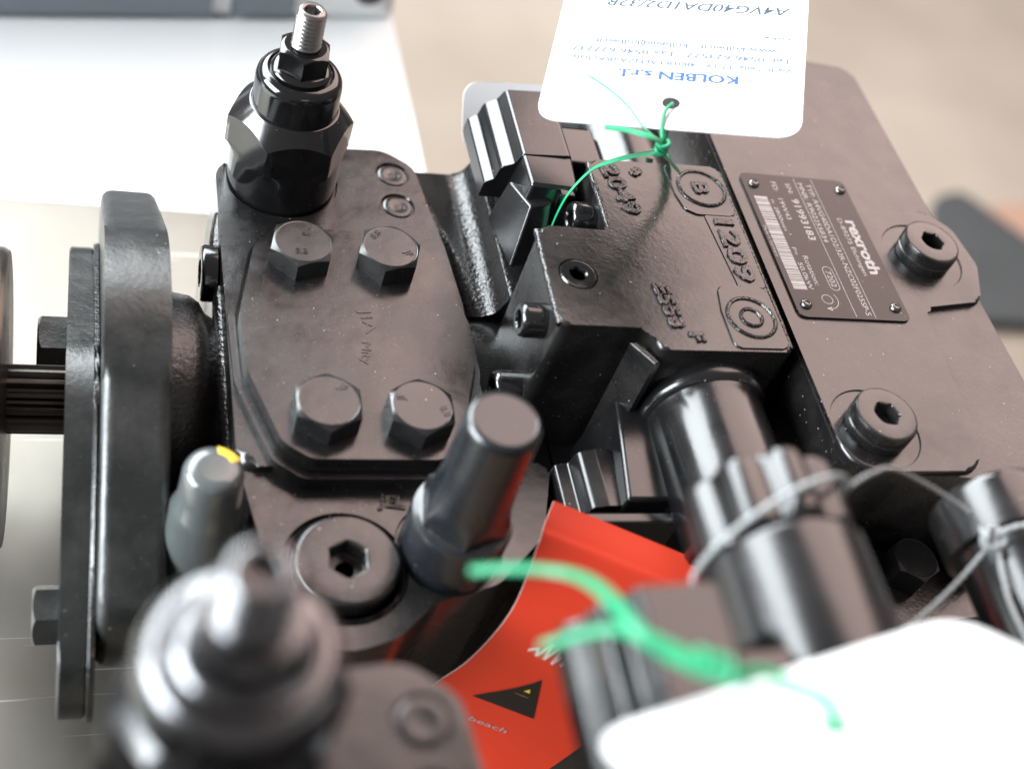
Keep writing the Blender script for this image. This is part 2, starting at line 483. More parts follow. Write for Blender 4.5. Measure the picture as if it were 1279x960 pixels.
def part(name, bm, mat, parent=None, only=False, sharp=38, cuts=None, label=None):
    me = finish_mesh(bm, name, mat, BASE, sharp)
    if cuts: me = boolean_cut(me, cuts)
    o = link(name, me, parent or pump)
    if only: ONLY_MAIN.append(o)
    if label: o['label'] = label
    return o
def cutter(prof, c, axis='Z'):
    b = bmesh.new(); lathe(b, prof, c, axis, 72); return finish_mesh(b, 'cut', M['paint'], BASE)
def loc(x, y, z): return (x - BASE[0], y - BASE[1], z - BASE[2])

# barrel of the housing, with the cradle it lies on
bm = bmesh.new()
lathe(bm, [(30, -36), (34, -33), (36, -28), (36, 132)], (0, AXY, AXZ), 'X', 72)
box(bm, -20, 120, -28, 48, -115, -60, 3)
part('housing', bm, M['cast'])

# deck under the relief valve and the cover plate
deck = round_poly([(-37, -44, 6), (-37.5, 81, 10), (-27, 94, 9), (-12, 96.5, 0), (24, 99, 11), (34.5, 91, 10), (37, 70, 8), (40, 50, 6), (42, 24, 4), (42, -44, 6)], 4)
bm = bmesh.new(); prism(bm, deck, -74, -8, 3.5, draft=0.03)
part('valve_deck', bm, M['paint'], cuts=[cutter([(5.7, -0.9), (6.3, 0.1), (6.6, 4)], (25.9, 86.1, -8)), cutter([(5.7, -0.9), (6.3, 0.1), (6.6, 4)], (25.8, 69.7, -8)),
                                        cutter([(19.5, -1.5), (19.9, -0.2), (20.4, 5)], (-15, 79.6, -8))])
for c in ((25.9, 86.1), (25.8, 69.7)):
    bm = bmesh.new(); lathe(bm, [(5.2, -0.9), (5.2, -0.45), (4.6, -0.15), (3.0, -0.2), (2.2, -0.45), (1.2, -0.4)], (c[0], c[1], -8), 'Z', 40)
    part('press_plug', bm, M['bolt'])
# casting rib down the left flank of the deck
bm = bmesh.new()
tube(bm, [(-36, 62, -12), (-37.5, 52, -15), (-37, 38, -18), (-37.5, 12, -20), (-37, -12, -21), (-36.5, -38, -24)], 2.6, 3.6, n=12)
part('rough_bead', bm, M['rough'])

# low deck carrying the socket plug and the plastic cap
FZ = -11.0
fd = round_poly([(-36.5, -40, 2), (-33, -60, 8), (-29, -82, 10), (-24, -98, 12), (-10, -103, 16), (4, -99, 12), (16, -88.5, 12), (36, -83, 12), (53, -67, 10), (61, -40, 3)], 6)
bm = bmesh.new(); prism(bm, fd, -80, FZ, 3.0, draft=-0.05)
part('port_deck', bm, M['paint'], cuts=[cutter([(17.8, -1.8), (18.3, -0.2), (18.8, 6)], (-8.6, -76.6, FZ)), cutter([(15.8, -1.2), (16.2, 0.2), (16.2, 6)], (22.6, -70.5, FZ))])
bm = bmesh.new()
lathe(bm, [(17.4, -1.7), (17.4, -0.4), (16.8, 0.2), (16.2, -0.3), (16.0, -1.7)], (-8.6, -76.6, FZ), 'Z', 64)
part('sealing_ring', bm, M['gloss'])
bm = bmesh.new()
sockethead(bm, [(14.6, -1.7), (15.0, 0.2), (15.0, 3.6), (14.5, 4.5), (13.6, 4.9)], 10.4, 6, (-8.6, -76.6, FZ), 'Z', 0.45)
part('socket_plug', bm, M['paint'])
me = text_mesh("JEL", 6.0, M['rough'], extrude=0.5, bold=0.25, align='CENTER')
link('casting_mark', me, pump, loc(7.5, -56.5, FZ + 0.1), (0, 0, R(-8)), wn=False)

# cover plate, its gasket flange and four bolts
cp = [(-20, 47, 5), (24, 47, 5), (31.5, 38, 8), (38.5, 12, 14), (38.5, -9, 14), (29, -40, 8), (22.5, -47, 7), (-17, -47, 7), (-25, -41, 8), (-33.5, -14, 14), (-34, 10, 14), (-28, 38, 8)]
def grow(poly, k, cx=2.0, cy=0.0):
    return [(cx + (p[0] - cx) * (1 + k / 36), cy + (p[1] - cy) * (1 + k / 47), p[2]) for p in poly]
bm = bmesh.new(); prism(bm, round_poly(grow(cp, 3.2), 4), -30, -5.4, 1.6)
part('cover_pad', bm, M['paint'])
bm = bmesh.new(); prism(bm, round_poly(grow(cp, 1.3), 4), -5.4, -3.9, 0.5)
part('gasket', bm, M['gloss'])
bm = bmesh.new(); prism(bm, round_poly(cp, 4), -3.9, 0, 0.9)
cover = part('cover_plate', bm, M['paint'])
for t, x, y, s, w, rz in (("JIA", 3.2, 12, 5.6, 11, -84), ("Mity", 2.6, -2, 4.6, 9, -96)):
    me = text_mesh(t, s, M['paint'], extrude=0.16, width=w, align='LEFT')
    link('scribed_mark', me, cover, loc(x, y, 0.05), (0, 0, R(rz)), wn=False)
for (x, y, rot, marks) in ((-13.6, 33.1, 17, (("JF", 1, 5.2, 180), ("8.8", -1, -5.6, 0))), (15.1, 33.1, 14, (("8.8", -3.6, 4.6, 50), ("JF", 4.8, -3.0, -60))),
                           (-11.7, -31.6, 28, (("JF", 3.8, 4.2, -40),)), (16.2, -32.6, 28, (("JF", -5.2, 3.2, 90), ("8.8", 5.6, -2.2, -70)))):
    bm = bmesh.new(); hexhead(bm, 19, 7.6, (x, y, 0.02), 'Z', R(rot))
    lathe(bm, [(9.4, 0.0), (9.4, 0.5)], (x, y, 0.02), 'Z', 48)
    b = part('hex_bolt', bm, M['bolt'])
    for t, mx, my, rz in marks:
        me = text_mesh(t, 3.4, M['bolt'], extrude=0.22, align='CENTER', bold=0.05)
        link('grade_mark', me, b, loc(x + mx, y + my, 7.5), (0, 0, R(rz)), wn=False)

# pressure relief valve
vx, vy = -15.0, 79.6
bm = bmesh.new()
tn = 0.78
rows = [crow(19.0, -9.4, 72), crow(19.0, 5.2, 72), hrow(18.4, 8.2, a0=R(3))]
rc = 15.2
rows += [hrow(18.4, 0, a0=R(3), cham=lambda r: 24.6 - (r - rc) * 1.0), crow(rc, 25.2, 72, R(3)), crow(14.4, 25.6, 72, R(3))]
rings(bm, rows, (vx, vy, 0))
valve = part('relief_valve', bm, M['gloss'])
bm = bmesh.new(); lathe(bm, [(14.2, 25.4), (14.2, 34.6), (13.85, 36.5), (13.0, 37.9), (11.9, 38.7), (10.9, 38.8), (10.5, 37.9)], (vx, vy, 0), 'Z', 72)
part('valve_collar', bm, M['gloss'], valve)
bm = bmesh.new()
lathe(bm, [(9.8, 38.0), (9.8, 39.4), (9.0, 40.4), (7.4, 41.2)], (vx, vy, 0), 'Z', 64)
hexhead(bm, 15.4, 8.0, (vx, vy, 40.4), 'Z', R(22), cham=32, top=0.93, dish=0.0)
part('lock_nut', bm, M['gloss'], valve)
# threaded stud with a helical thread
bm = bmesh.new(); n = 40; pitch = 1.5; rows = []
z0, z1 = 46.0, 60.4; steps = int((z1 - z0) / pitch * 10)
for i in range(steps + 1):
    z = z0 + (z1 - z0) * i / steps; row = []
    for k in range(n):
        a = 2 * math.pi * k / n
        ph = ((z / pitch) - k / n) % 1.0
        rr = 4.9 - 0.85 * (1 - abs(2 * ph - 1)) ** 0.8
        row.append((rr * math.cos(a), rr * math.sin(a), z))
    rows.append(row)
rows += [crow(4.7, 61.0, n), crow(4.0, 62.0, n), crow(2.9, 62.0, n), hrow(2.3, 61.6, n), hrow(2.3, 58.5, n), crow(1.0, 58.2, n)]
rings(bm, rows, (vx, vy, 0))
part('threaded_stud', bm, M['steel'], valve, sharp=60)

# small socket plug on the left flank
bm = bmesh.new(); sockethead(bm, [(8.6, 0), (9.6, 0.6), (9.6, 4.6), (9.0, 5.4), (7.6, 5.6)], 8, 4, (-37.6, 42, -19), '-X', 0.2)
part('side_plug', bm, M['gloss'])

# plastic port cap
bm = bmesh.new()
prof = [(15.0, -17), (15.0, 0.6), (14.6, 2.0), (12.9, 2.6)]
rows = [crow(r, w, 72) for r, w in prof]
rows += [hrow(11.9, 3.2, a0=0.35), hrow(11.7, 9.0, a0=0.35), crow(11.7, 12.0, 72, 0.35), crow(10.9, 22.0, 72, 0.35), crow(10.5, 44.0, 72, 0.35), crow(10.2, 45.0, 72, 0.35), crow(9.4, 45.9, 72, 0.35), crow(8.6, 46.1, 72, 0.35), crow(8.2, 45.8, 72, 0.35)]
rings(bm, rows, (22.6, -70.5, 4.5))
part('port_cap', bm, M['bluecap'])
# cap on the flank boss, with a dab of yellow paint
bm = bmesh.new(); prism(bm, round_poly([(-56.5, -73), (-30, -73), (-30, -30), (-56.5, -30)], 9), -95, -38, 3)
part('flank_boss', bm, M['cast'])
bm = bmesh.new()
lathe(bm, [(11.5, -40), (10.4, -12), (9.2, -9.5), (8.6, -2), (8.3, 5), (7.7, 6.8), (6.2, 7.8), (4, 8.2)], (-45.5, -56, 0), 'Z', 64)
cap2 = part('flank_cap', bm, M['sheencap'], label='glossy dark cap, greyed to suggest window light, with a dab of yellow paint')
bm = bmesh.new(); g = []
for (r_, z_) in ((8.62, 2.2), (8.48, 5.0), (7.88, 6.95), (6.35, 8.0), (4.6, 8.3)):
    g.append([bm.verts.new((-45.5 + r_ * math.cos(R(t + 4 * math.sin(r_ * 9))), -56 + r_ * math.sin(R(t + 4 * math.sin(r_ * 9))), z_)) for t in range(18, 79, 10)])
for p, q in zip(g, g[1:]):
    for i in range(len(p) - 1): bm.faces.new((p[i], p[i + 1], q[i + 1], q[i]))
part('paint_dab', bm, M['yellow'], cap2)

# neck, mounting flange, transport plate, shaft
bm = bmesh.new()
lathe(bm, [(36, -59), (38.8, -57.2), (37.0, -54.0), (36.2, -50), (35.6, -46.5), (33.5, -43.5), (30, -41.5), (28.5, -39), (28.5, -34)], (0, AXY, AXZ), 'X', 72)
part('neck', bm, M['neck'])
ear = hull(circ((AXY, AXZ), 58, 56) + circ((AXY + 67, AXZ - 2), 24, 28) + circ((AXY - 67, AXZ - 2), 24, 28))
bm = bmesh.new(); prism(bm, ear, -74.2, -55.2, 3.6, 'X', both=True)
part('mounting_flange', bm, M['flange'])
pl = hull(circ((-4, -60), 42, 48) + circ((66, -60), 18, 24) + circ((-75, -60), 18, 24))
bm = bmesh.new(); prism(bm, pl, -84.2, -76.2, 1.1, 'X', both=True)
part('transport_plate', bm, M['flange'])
bm = bmesh.new()
pg = [(p[0] + random.uniform(-0.5, 0.5), p[1] + random.uniform(-0.5, 0.5)) for p in hull(circ((-4, -60), 43.2, 60) + circ((66, -60), 19.4, 28) + circ((-75, -60), 19, 28))]
prism(bm, pg, -76.2, -74.25, 0.5, 'X', both=True)
part('gasket', bm, M['neck'])
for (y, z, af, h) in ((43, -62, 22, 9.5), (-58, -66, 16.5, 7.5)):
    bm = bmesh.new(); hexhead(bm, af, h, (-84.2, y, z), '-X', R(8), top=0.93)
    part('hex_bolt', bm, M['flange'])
# splined shaft
bm = bmesh.new(); rows = []; teeth = 15; nn = teeth * 8
for w in (-76, -91, -101.5):
    row = []
    for k in range(nn):
        ph = (k % 8)
        r = 11.2 if ph in (0, 1, 2) else (9.2 if ph in (4, 5, 6) else 10.2)
        a = 2 * math.pi * k / nn
        row.append((r * math.cos(a), r * math.sin(a), w))
    rows.append(row)
rings(bm, rows, (0, AXY, AXZ), 'X')
shaft = part('splined_shaft', bm, M['darksteel'], sharp=20)
bm = bmesh.new(); lathe(bm, [(12, -117), (46, -116), (48, -114.5), (48, -103.5), (47, -101.8), (12, -101.3)], (0, AXY, AXZ), 'X', 72)
part('coupling_disc', bm, M['darksteel'], shaft)

# cast bridge between housing and control block: low floor, fillet, ridge, flat top
bm = bmesh.new()
arc = [(50 + 6.2 * math.sin(R(t)), -6.6 - 6.2 * math.cos(R(t)) + 0.2) for t in range(0, 76, 12)]
prof = [(30, -70), (30, -12.6), (44, -12.7)] + arc + [(57.2, -2.2), (58.4, -1.5), (142, -1.5), (142, -70)]
prism(bm, prof, 94, 22.5, 0.6, 'Y', both=True)
part('bridge', bm, M['rough'], only=True)
bm = bmesh.new(); prism(bm, round_poly([(36, -46), (68, -46), (68, 26), (36, 26)], 3), -70, -26, 2)
part('saddle', bm, M['cast'])
bm = bmesh.new(); box(bm, 66, 140, -34, 40, -80, -26, 3)
part('lower_body', bm, M['cast'])

# control block
cb = [(55.5, 20.5, 4), (80.5, 20, 2), (80.5, 54.5, 3.5), (108, 55.5, 0), (131, 56.5, 3), (131, -29, 3), (84.5, -30, 3.5), (84, -21.5, 4), (54, -21.5, 3.5)]
bm = bmesh.new(); prism(bm, round_poly(cb, 3), -38, 34, 1.8, draft=0.012)
block = part('control_block', bm, M['cast'], cuts=[cutter([(6.3, -1.2), (6.5, 0.2), (6.5, 5)], (64.6, -0.4, 34))])
# chamfered web at the foot of its front face
bm = bmesh.new(); prism(bm, [(80, -24.5), (85, -32.5), (83, -33), (77, -25)], -30, 31, 0.8)
part('web', bm, M['cast'], block)
bm = bmesh.new(); sockethead(bm, [(6.1, -1.2), (6.1, -0.3), (5.7, 0.2), (5.2, 0.3)], 5.0, 4, (64.6, -0.4, 34), 'Z', 0.5)
part('socket_plug', bm, M['gloss'], block)
for (x, y, z) in ((80.6, 34.5, 25), (54.4, -10.5, 23), (53.6, -13, -7)):
    bm = bmesh.new(); sockethead(bm, [(5.6, -1.0), (5.6, 6.4), (5.2, 7.6), (4.5, 8.2)], 5.2, 4.5, (x, y, z), '-X', 0.2)
    part('socket_screw', bm, M['gloss'], block)
for pts in ([(130.6, -27, 32.9), (130.7, -14, 33.2), (130.7, 0, 33.1), (130.7, 26, 33.1), (130.7, 54, 33.0)], [(80.7, 21, 33.0), (80.8, 34, 33.2), (80.8, 44, 33.0), (81.2, 53.4, 32.8)], [(55.4, 19, 32.6), (54.8, 6, 32.8), (54.6, -8, 32.7), (54.4, -20.5, 32.6)]):
    bm = bmesh.new(); tube(bm, pts, 1.15, 1.15, n=10)
    part('rough_bead', bm, M['rough'], block)  # rough beads added along the block's edges to catch glints
# raised pads and cast numbers on its top
for poly in ([(109, 55.4), (109.4, 40), (111, 33), (115, 30.8), (129.8, 31), (130.0, 55.6)], [(112, -2.2), (110.2, -13), (110.2, -28.4), (129.8, -28), (129.6, -2)]):
    bm = bmesh.new(); prism(bm, round_poly(poly, 2.5), 33.0, 34.55, 0.5)
    part('raised_pad', bm, M['cast'], block)
for c, rad in (((120.4, 43.8), 8.6), ((119.9, -15.6), 8.2)):
    bm = bmesh.new(); tube(bm, [(c[0] + rad * math.cos(2 * math.pi * k / 40), c[1] + rad * math.sin(2 * math.pi * k / 40), 34.5) for k in range(40)], 0.75, 0.75, n=8, sub=1, closed=True)
    part('cast_ring', bm, M['rough'], block)
bm = bmesh.new(); tube(bm, [(119.9 + 3.6 * math.cos(2 * math.pi * k / 26), -15.6 + 3.6 * math.sin(2 * math.pi * k / 26), 34.5) for k in range(26)], 0.7, 0.8, n=8, sub=1, closed=True)
part('cast_ring', bm, M['rough'], block)
bm = bmesh.new(); prism(bm, round_poly([(117.5, 31), (130, 31.0), (130, -2), (120, -2)], 1), 33.2, 34.35, 0.3)
part('raised_pad', bm, M['cast'], block)
for t, x, y, z, s, w, rz in (("2049", 84.2, 51.5, 34, 9.0, 24, -80), ("8", 94.5, 50.5, 34, 6, 4, -60), ("1209", 120.6, 29, 34.3, 9.6, 29, -90), ("B", 117.3, 46.6, 34.5, 8, 6, -90),
                             ("E553", 89.0, -3, 34, 7.2, 18.5, -85), ("F", 96, -22.6, 34, 6.5, 4, -88)):
    me = text_mesh(t, s, M['rough'], extrude=0.55, width=w, bold=0.18, bevel=0.15)
    link('cast_number', me, block, loc(x, y, z), (0, 0, R(rz)), wn=False)

# solenoids along Y, one to the front and one to the rear, each with a fluted nut
def solenoid(y0, sgn, name):
    ax = 'Y' if sgn > 0 else '-Y'
    c = (108, y0, 8)
    b = bmesh.new(); lathe(b, [(20.5, -6), (21.2, 0), (21.2, 3.2), (20.4, 4.8), (19.2, 5.6), (19.0, 7.5), (19.0, 53), (18.2, 54.6), (16.8, 55.2)], c, ax, 72)
    s = part(name, b, M['plastic'])
    b = bmesh.new(); rows = []; n = 96
    def fl(r, d, w): return [((r - d * (0.5 - 0.5 * math.cos(8 * 2 * math.pi * k / n)) ** 1.5) * math.cos(2 * math.pi * k / n), (r - d * (0.5 - 0.5 * math.cos(8 * 2 * math.pi * k / n)) ** 1.5) * math.sin(2 * math.pi * k / n), w) for k in range(n)]
    rows = [crow(14, 54.5, n), fl(17.2, 2.4, 57), fl(18.0, 3.0, 58), fl(18.0, 3.0, 72), fl(17.0, 2.6, 74), crow(12.5, 75, n), crow(10, 74.4, n)]
    rings(b, rows, c, ax)
    part('fluted_nut', b, M['plastic'], s)
    return s
solenoid(-30, -1, 'solenoid')
solenoid(56.5, 1, 'solenoid')

# electrical connectors on the solenoids
def connector(yb, sgn, z0, parts):
    b = bmesh.new()
    for (x0, x1, ya, yb_, za, zb, bev) in parts:
        ys = sorted((yb + sgn * ya, yb + sgn * yb_))
        box(b, x0, x1, ys[0], ys[1], z0 + za, z0 + zb, bev)
    return b
bm = bmesh.new()
solid(bm, [(74, -24, -34), (92, -24, -34), (92, -66, -34), (72, -66, -34), (80, -25, 8), (90.5, -25, 8), (91, -64, 4), (76, -64, 4)],
      [(0, 1, 2, 3), (4, 5, 6, 7), (0, 1, 5, 4), (1, 2, 6, 5), (2, 3, 7, 6), (3, 0, 4, 7)], 1.4, 3)
prof = round_poly([(60, -32, 0.5), (61, -9, 1.2), (65.5, -8, 1.2), (66.5, -2, 2.6), (72, -0.5, 2.6), (77, -0.5, 0.5), (77, -32, 0.5)], 1, 5)
prism(bm, prof, -63, -42, 0.8, 'Y', both=True)
box(bm, 59, 93.5, -70, -65.5, -34, 0.5, 1.2)
box(bm, 88, 95, -46, -36, -20, 3, 1.0)
part('connector', bm, M['plastic'])
bm = bmesh.new()
prof = round_poly([(49.5, 8.5, 0.5), (50, 15, 1.2), (53.2, 17, 1.2), (54.2, 22.4, 2.6), (58.5, 24.5, 2.8), (60.5, 29, 1.5), (78, 30, 2), (79, 8.5, 0.5)], 1, 5)
prism(bm, prof, 94, 60, 0.9, 'Y', both=True)
solid(bm, [(57, 42, 4), (79, 43, 4), (79, 66, 4), (57, 63, 4), (60.8, 46, 28.2), (77.5, 45, 28.2), (78.2, 66, 29.4), (60.2, 63, 28.8)],
      [(0, 1, 2, 3), (4, 5, 6, 7), (0, 1, 5, 4), (1, 2, 6, 5), (2, 3, 7, 6), (3, 0, 4, 7)], 1.3, 3)
solid(bm, [(57, 31, 3), (70, 35, 3), (70, 47, 3), (52, 52, 6), (61.5, 42, 22), (69, 43, 23), (69, 47, 24), (56, 54, 22)],
      [(0, 1, 2, 3), (4, 5, 6, 7), (0, 1, 5, 4), (1, 2, 6, 5), (2, 3, 7, 6), (3, 0, 4, 7)], 0.8, 2)
box(bm, 70.5, 76, 42.5, 48, 19, 27.4, 0.6)
box(bm, 71, 93, 64, 84, -1, 24, 2)
part('connector', bm, M['plastic'])

# end cover with nameplate and two socket plugs (this pump only)
ec = round_poly([(136.5, -70.5, 12), (222, -74, 4), (219.5, 134, 5), (199, 135.5, 3), (136.5, 134, 6)], 4)
bm = bmesh.new(); prism(bm, ec, -70, 28.2, 2.2)
cover2 = part('end_cover', bm, M['cast'], only=True)
rz_ = round_poly([(136.6, -71.6, 13), (183, -71, 9), (189, -60, 9), (190.5, -30, 0), (194, -2.5, 3), (219.6, 2, 5), (226.5, 20, 9), (224, 38, 8), (215, 48, 6), (199, 43.5, 6), (193.8, 50, 6), (192.5, 92, 8), (186, 113, 8), (160, 126, 6), (136.6, 130, 5)], 4)
bm = bmesh.new(); prism(bm, rz_, -55, 30.2, 1.3)
part('machined_face', bm, M['paint'], cover2, only=True,
     cuts=[cutter([(15.4, -0.5), (15.7, 0.0), (15.9, 4)], (204.0, 22.9, 30.2)), cutter([(15.0, -0.5), (15.3, 0.0), (15.5, 4)], (151.8, -55.4, 30.2))])
for c in ((204.0, 22.9), (151.8, -55.4)):
    bm = bmesh.new()
    sockethead(bm, [(9.9, -0.6), (10.4, 0.0), (10.5, 2.8), (10.2, 3.1), (10.5, 3.4), (10.5, 6.4), (10.1, 7.3), (9.1, 7.8)], 7.6, 5, (c[0], c[1], 30.2), 'Z', 0.9)
    part('socket_plug', bm, M['paint'], cover2, only=True)
# a ledge in front with bolt heads standing on it
bm = bmesh.new(); prism(bm, round_poly([(140, -60), (222, -60), (222, -96), (165, -100), (140, -84)], 6), -70, -14, 2.5)
part('front_ledge', bm, M['cast'], cover2, only=True)
bm = bmesh.new(); hexhead(bm, 15, 10, (176, -81, -14), 'Z', 0.5); part('hex_bolt', bm, M['gloss'], cover2, only=True)
bm = bmesh.new(); sockethead(bm, [(8, 0), (8, 9), (7.4, 10), (6.5, 10.2)], 7, 5, (200, -78, -14), 'Z', 0.5)
part('socket_screw', bm, M['gloss'], cover2, only=True)

# nameplate: lettering runs towards -y, its top towards +x
bm = bmesh.new(); prism(bm, round_poly([(141.3, -10.6), (184.6, -10.2), (184.6, 58.8), (141.3, 58.6)], 3), 30.25, 31.0, 0.15)
nplate = part('nameplate', bm, M['plate'], cover2, only=True, label='dark nameplate with pale print, barcode and four rivets')
NZ = 31.03
def nx(u, v): return (141.5 + v, 59 - u)
def label(t, u, v, size, width=None, bold=0.0, shear=0.0, align='LEFT'):
    me = text_mesh(t, size, M['print'], width=width, bold=bold, shear=shear, align=align, res=3)
    x, y = nx(u, v)
    o = link('lettering', me, None, (0, 0, 0), (0, 0, R(-90)), wn=False)
    o.parent = cover2; o.location = Vector(loc(x, y, NZ)) * MM
    ONLY_MAIN.append(o)
label("rexroth", 21.5, 35.8, 6.6, 26.4, bold=0.22)
label("D-89275 Elchingen", 20.8, 32.6, 2.6, 28)
label("TYP: A4VG40DA1D2/32R-NZC02F025SP-S", 3.8, 25.9, 3.0, 63.8)
label("MNR: R902255834", 3.6, 22.6, 2.9, 30)
label("SN:", 4.4, 17.2, 2.8, 5.4); label("91993183", 12.4, 16.9, 4.1, 20.6, bold=0.05)
label("FD:", 4.1, 11.4, 2.9, 4.8); label("19W43", 12.8, 11.5, 2.8, 10.6)
label("n: 2800min", 13.8, 8.2, 2.3, 15.5); label("-1", 29.5, 9.6, 1.4, 1.6)
label("P=", 37.4, 8.1, 2.4, 3.4); label("50.0kW", 44.5, 7.9, 2.5, 12.6)
label("Rotation:", 41.2, 11.0, 2.9, 13.6)
label("7202", 47.8, 17.4, 3.0, 7.4)
label("Made in Germany", 27.5, 0.45, 1.5, 15)
def flat(polys, name='printed_mark'):
    b = bmesh.new()
    for poly in polys:
        b.faces.new([b.verts.new((*nx(u, v), NZ)) for u, v in poly])
    me = finish_mesh(b, name, M['print'], BASE)
    o = link(name, me, cover2, wn=False); ONLY_MAIN.append(o)
def stroke(pts, w):
    out = []
    for (a, b_) in zip(pts, pts[1:]):
        d = Vector((b_[0] - a[0], b_[1] - a[1])); d.normalize(); nn_ = Vector((-d.y, d.x)) * w / 2
        out.append([(a[0] + nn_.x, a[1] + nn_.y), (b_[0] + nn_.x, b_[1] + nn_.y), (b_[0] - nn_.x, b_[1] - nn_.y), (a[0] - nn_.x, a[1] - nn_.y)])
    return out
flat(stroke([(1.2, 21.7), (68.5, 21.7)], 0.22) + stroke([(1.2, 29.2), (68.5, 29.2)], 0.22), 'printed_rule')
ov = [(51.3 + (3.6 if math.cos(t) > 0 else -3.6) + 1.9 * math.cos(t), 18.45 + 1.9 * math.sin(t)) for t in [2 * math.pi * k / 28 for k in range(29)]]
flat(stroke(ov, 0.25), 'printed_mark')
ar = [(61.2 + 2.0 * math.cos(t), 13.2 + 2.0 * math.sin(t)) for t in [2 * math.pi * k / 24 for k in range(25)]]
arc = [(61.2 + 4.2 * math.cos(t), 13.0 + 4.2 * math.sin(t)) for t in [2.2 - 2.3 * k / 16 for k in range(17)]]
flat(stroke(ar, 0.25) + stroke(arc, 0.25) + [[(64.6, 13.6), (66.4, 13.4), (65.3, 11.5)]], 'rotation_arrow')
bars = []; u = 12.4
while u < 57.4:
    w = random.choice((0.3, 0.3, 0.6, 0.6, 0.9, 1.5))
    bars.append([(u, 1.9), (min(u + w, 57.4), 1.9), (min(u + w, 57.4), 7.1), (u, 7.1)])
    u += w + random.choice((0.12, 0.15, 0.22, 0.3))
flat(bars, 'barcode')
for (u, v) in ((6.0, 4.0), (5.4, 40.0), (64.0, 4.0), (63.4, 39.0)):
    x, y = nx(u, v)
    bm = bmesh.new(); lathe(bm, [(2.1, 0), (2.0, 0.6), (1.5, 1.1), (0.95, 1.2), (0.8, 0.7), (0.4, 0.5)], (x, y, 31.0), 'Z', 24)
    part('rivet', bm, M['rivet'], cover2, only=True)

# ------------------------------------------------------------------ second pump, raised on a timber block in front
OFF = Vector((-41, -243, 72))
def copy_tree(o, parent):
    if o in ONLY_MAIN: return
    c = o.copy(); COL.objects.link(c); c.parent = parent
    for ch in list(o.children): copy_tree(ch, c)
pump2 = pump.copy(); COL.objects.link(pump2)
pump2.location = (Vector(BASE) + OFF) * MM
for ch in list(pump.children): copy_tree(ch, pump2)
for v2 in pump2.children:
    if v2.name.startswith('relief_valve'):
        for ch in v2.children:
            k = 1.18 if not ch.name.startswith('threaded_stud') else 1.25
            ch.scale = (k, k, 1)
            ch.location = Vector(((vx - BASE[0]) * (1 - k), (vy - BASE[1]) * (1 - k), 0)) * MM
            ch.material_slots[0].link = 'OBJECT'; ch.material_slots[0].material = M['zinc']
            ch['label'] = 'dull zinc-plated ' + ch.name.split('.')[0].replace('_', ' ')
tag(pump2, 'out-of-focus black pump with white twine tied round its solenoid', 'pump', 'hydraulic pumps')
bm = bmesh.new(); prism(bm, round_poly([(136.5, -70.5), (215, -70.5), (215, 48), (136.5, 48)], 8), -70, 16, 3)
link('end_cover', finish_mesh(bm, 'end_cover', M['cast'], BASE), pump2)
bm = bmesh.new(); lathe(bm, [(16, 0), (16, 8), (14.5, 9), (14.5, 78), (16.5, 79), (16.5, 92), (15.5, 94), (10, 94.5)], (193, 48, -14), 'Y', 64)
link('port_stub', finish_mesh(bm, 'port_stub', M['plastic'], BASE), pump2)
bm = bmesh.new(); box(bm, 0, 150, -150, -45 + 0, 0, 71.6, 2)
c0 = Vector((-30, -215, TABLE_Z))
bm.free(); bm = bmesh.new(); box(bm, -60, 90, -55, 55, 0, 71.8, 2)
o = link('timber_block', finish_mesh(bm, 'timber_block', M['timber']), None, (14, -223, TABLE_Z + 0.1))
tag(o, 'plain timber block propping up the pump with the twine', 'timber block')

# ------------------------------------------------------------------ tags, strings, twine
def card_obj(name, W, H, origin, e1, e2, hole, rad, mat, thick=0.5, bend=0.0):
    """paper tag in its own plane, with rounded corners and a punched hole"""
    e1 = Vector(e1).normalized(); e2 = (Vector(e2) - e1 * Vector(e2).dot(e1)).normalized(); nn_ = e1.cross(e2)
    bm = bmesh.new(); prism(bm, round_poly([(0, 0), (W, 0), (W, H), (0, H)], rad, 8), 0, thick, 0.1)
    me = finish_mesh(bm, name, mat)
    if hole:
        b = bmesh.new(); lathe(b, [(hole[2], -2), (hole[2], 3)], (hole[0], hole[1], 0), 'Z', 40)
        me = boolean_cut(me, [finish_mesh(b, 'cut', mat)])
    o = link(name, me, None)
    m = Matrix((( e1.x, e2.x, nn_.x, origin[0] * MM), (e1.y, e2.y, nn_.y, origin[1] * MM), (e1.z, e2.z, nn_.z, origin[2] * MM), (0, 0, 0, 1)))
    o.matrix_world = m
    return o
T1o = Vector((47.8, 32.9, 65.0)); T1e1 = (0.8832, -0.3518, 0.3103); T1e2 = (0.3377, 0.9359, 0.0998)
t1 = card_obj('paper_tag', 79.2, 75, T1o, T1e1, T1e2, (40.0, 11.9, 2.8), 8.2, M['card'])
tag(t1, 'white paper tag with blue printed firm name tied to the pump with the nameplate', 'tag', 'paper tags')
def print_on(card, t, u, v, size, width, mat, bold=0.0, shear=0.0):
    # lettering stands upside down on the card: it runs towards -u
    me = text_mesh(t, size, mat, width=width, bold=bold, shear=shear, res=3)
    o = link('lettering', me, card, (u, v, 0.54), (0, 0, math.pi), wn=False)
print_on(t1, "KOLBEN s.r.l.", 59.40, 26.25, 5.36, 37.36, M['cardink'], 0.2)
print_on(t1, "Via R. Sella, 17/19 - 48018 FAENZA (RA) Italy", 75.68, 31.61, 3.07, 68.98, M['greyink'], 0.09)
print_on(t1, "Tel. 0546 623577 - Fax 0546 627237", 75.20, 36.40, 3.45, 68.98, M['greyink'], 0.09)
print_on(t1, "www.kolben.it - kolben@kolben.it", 70.41, 40.81, 3.26, 57.48, M['greyink'], 0.09)
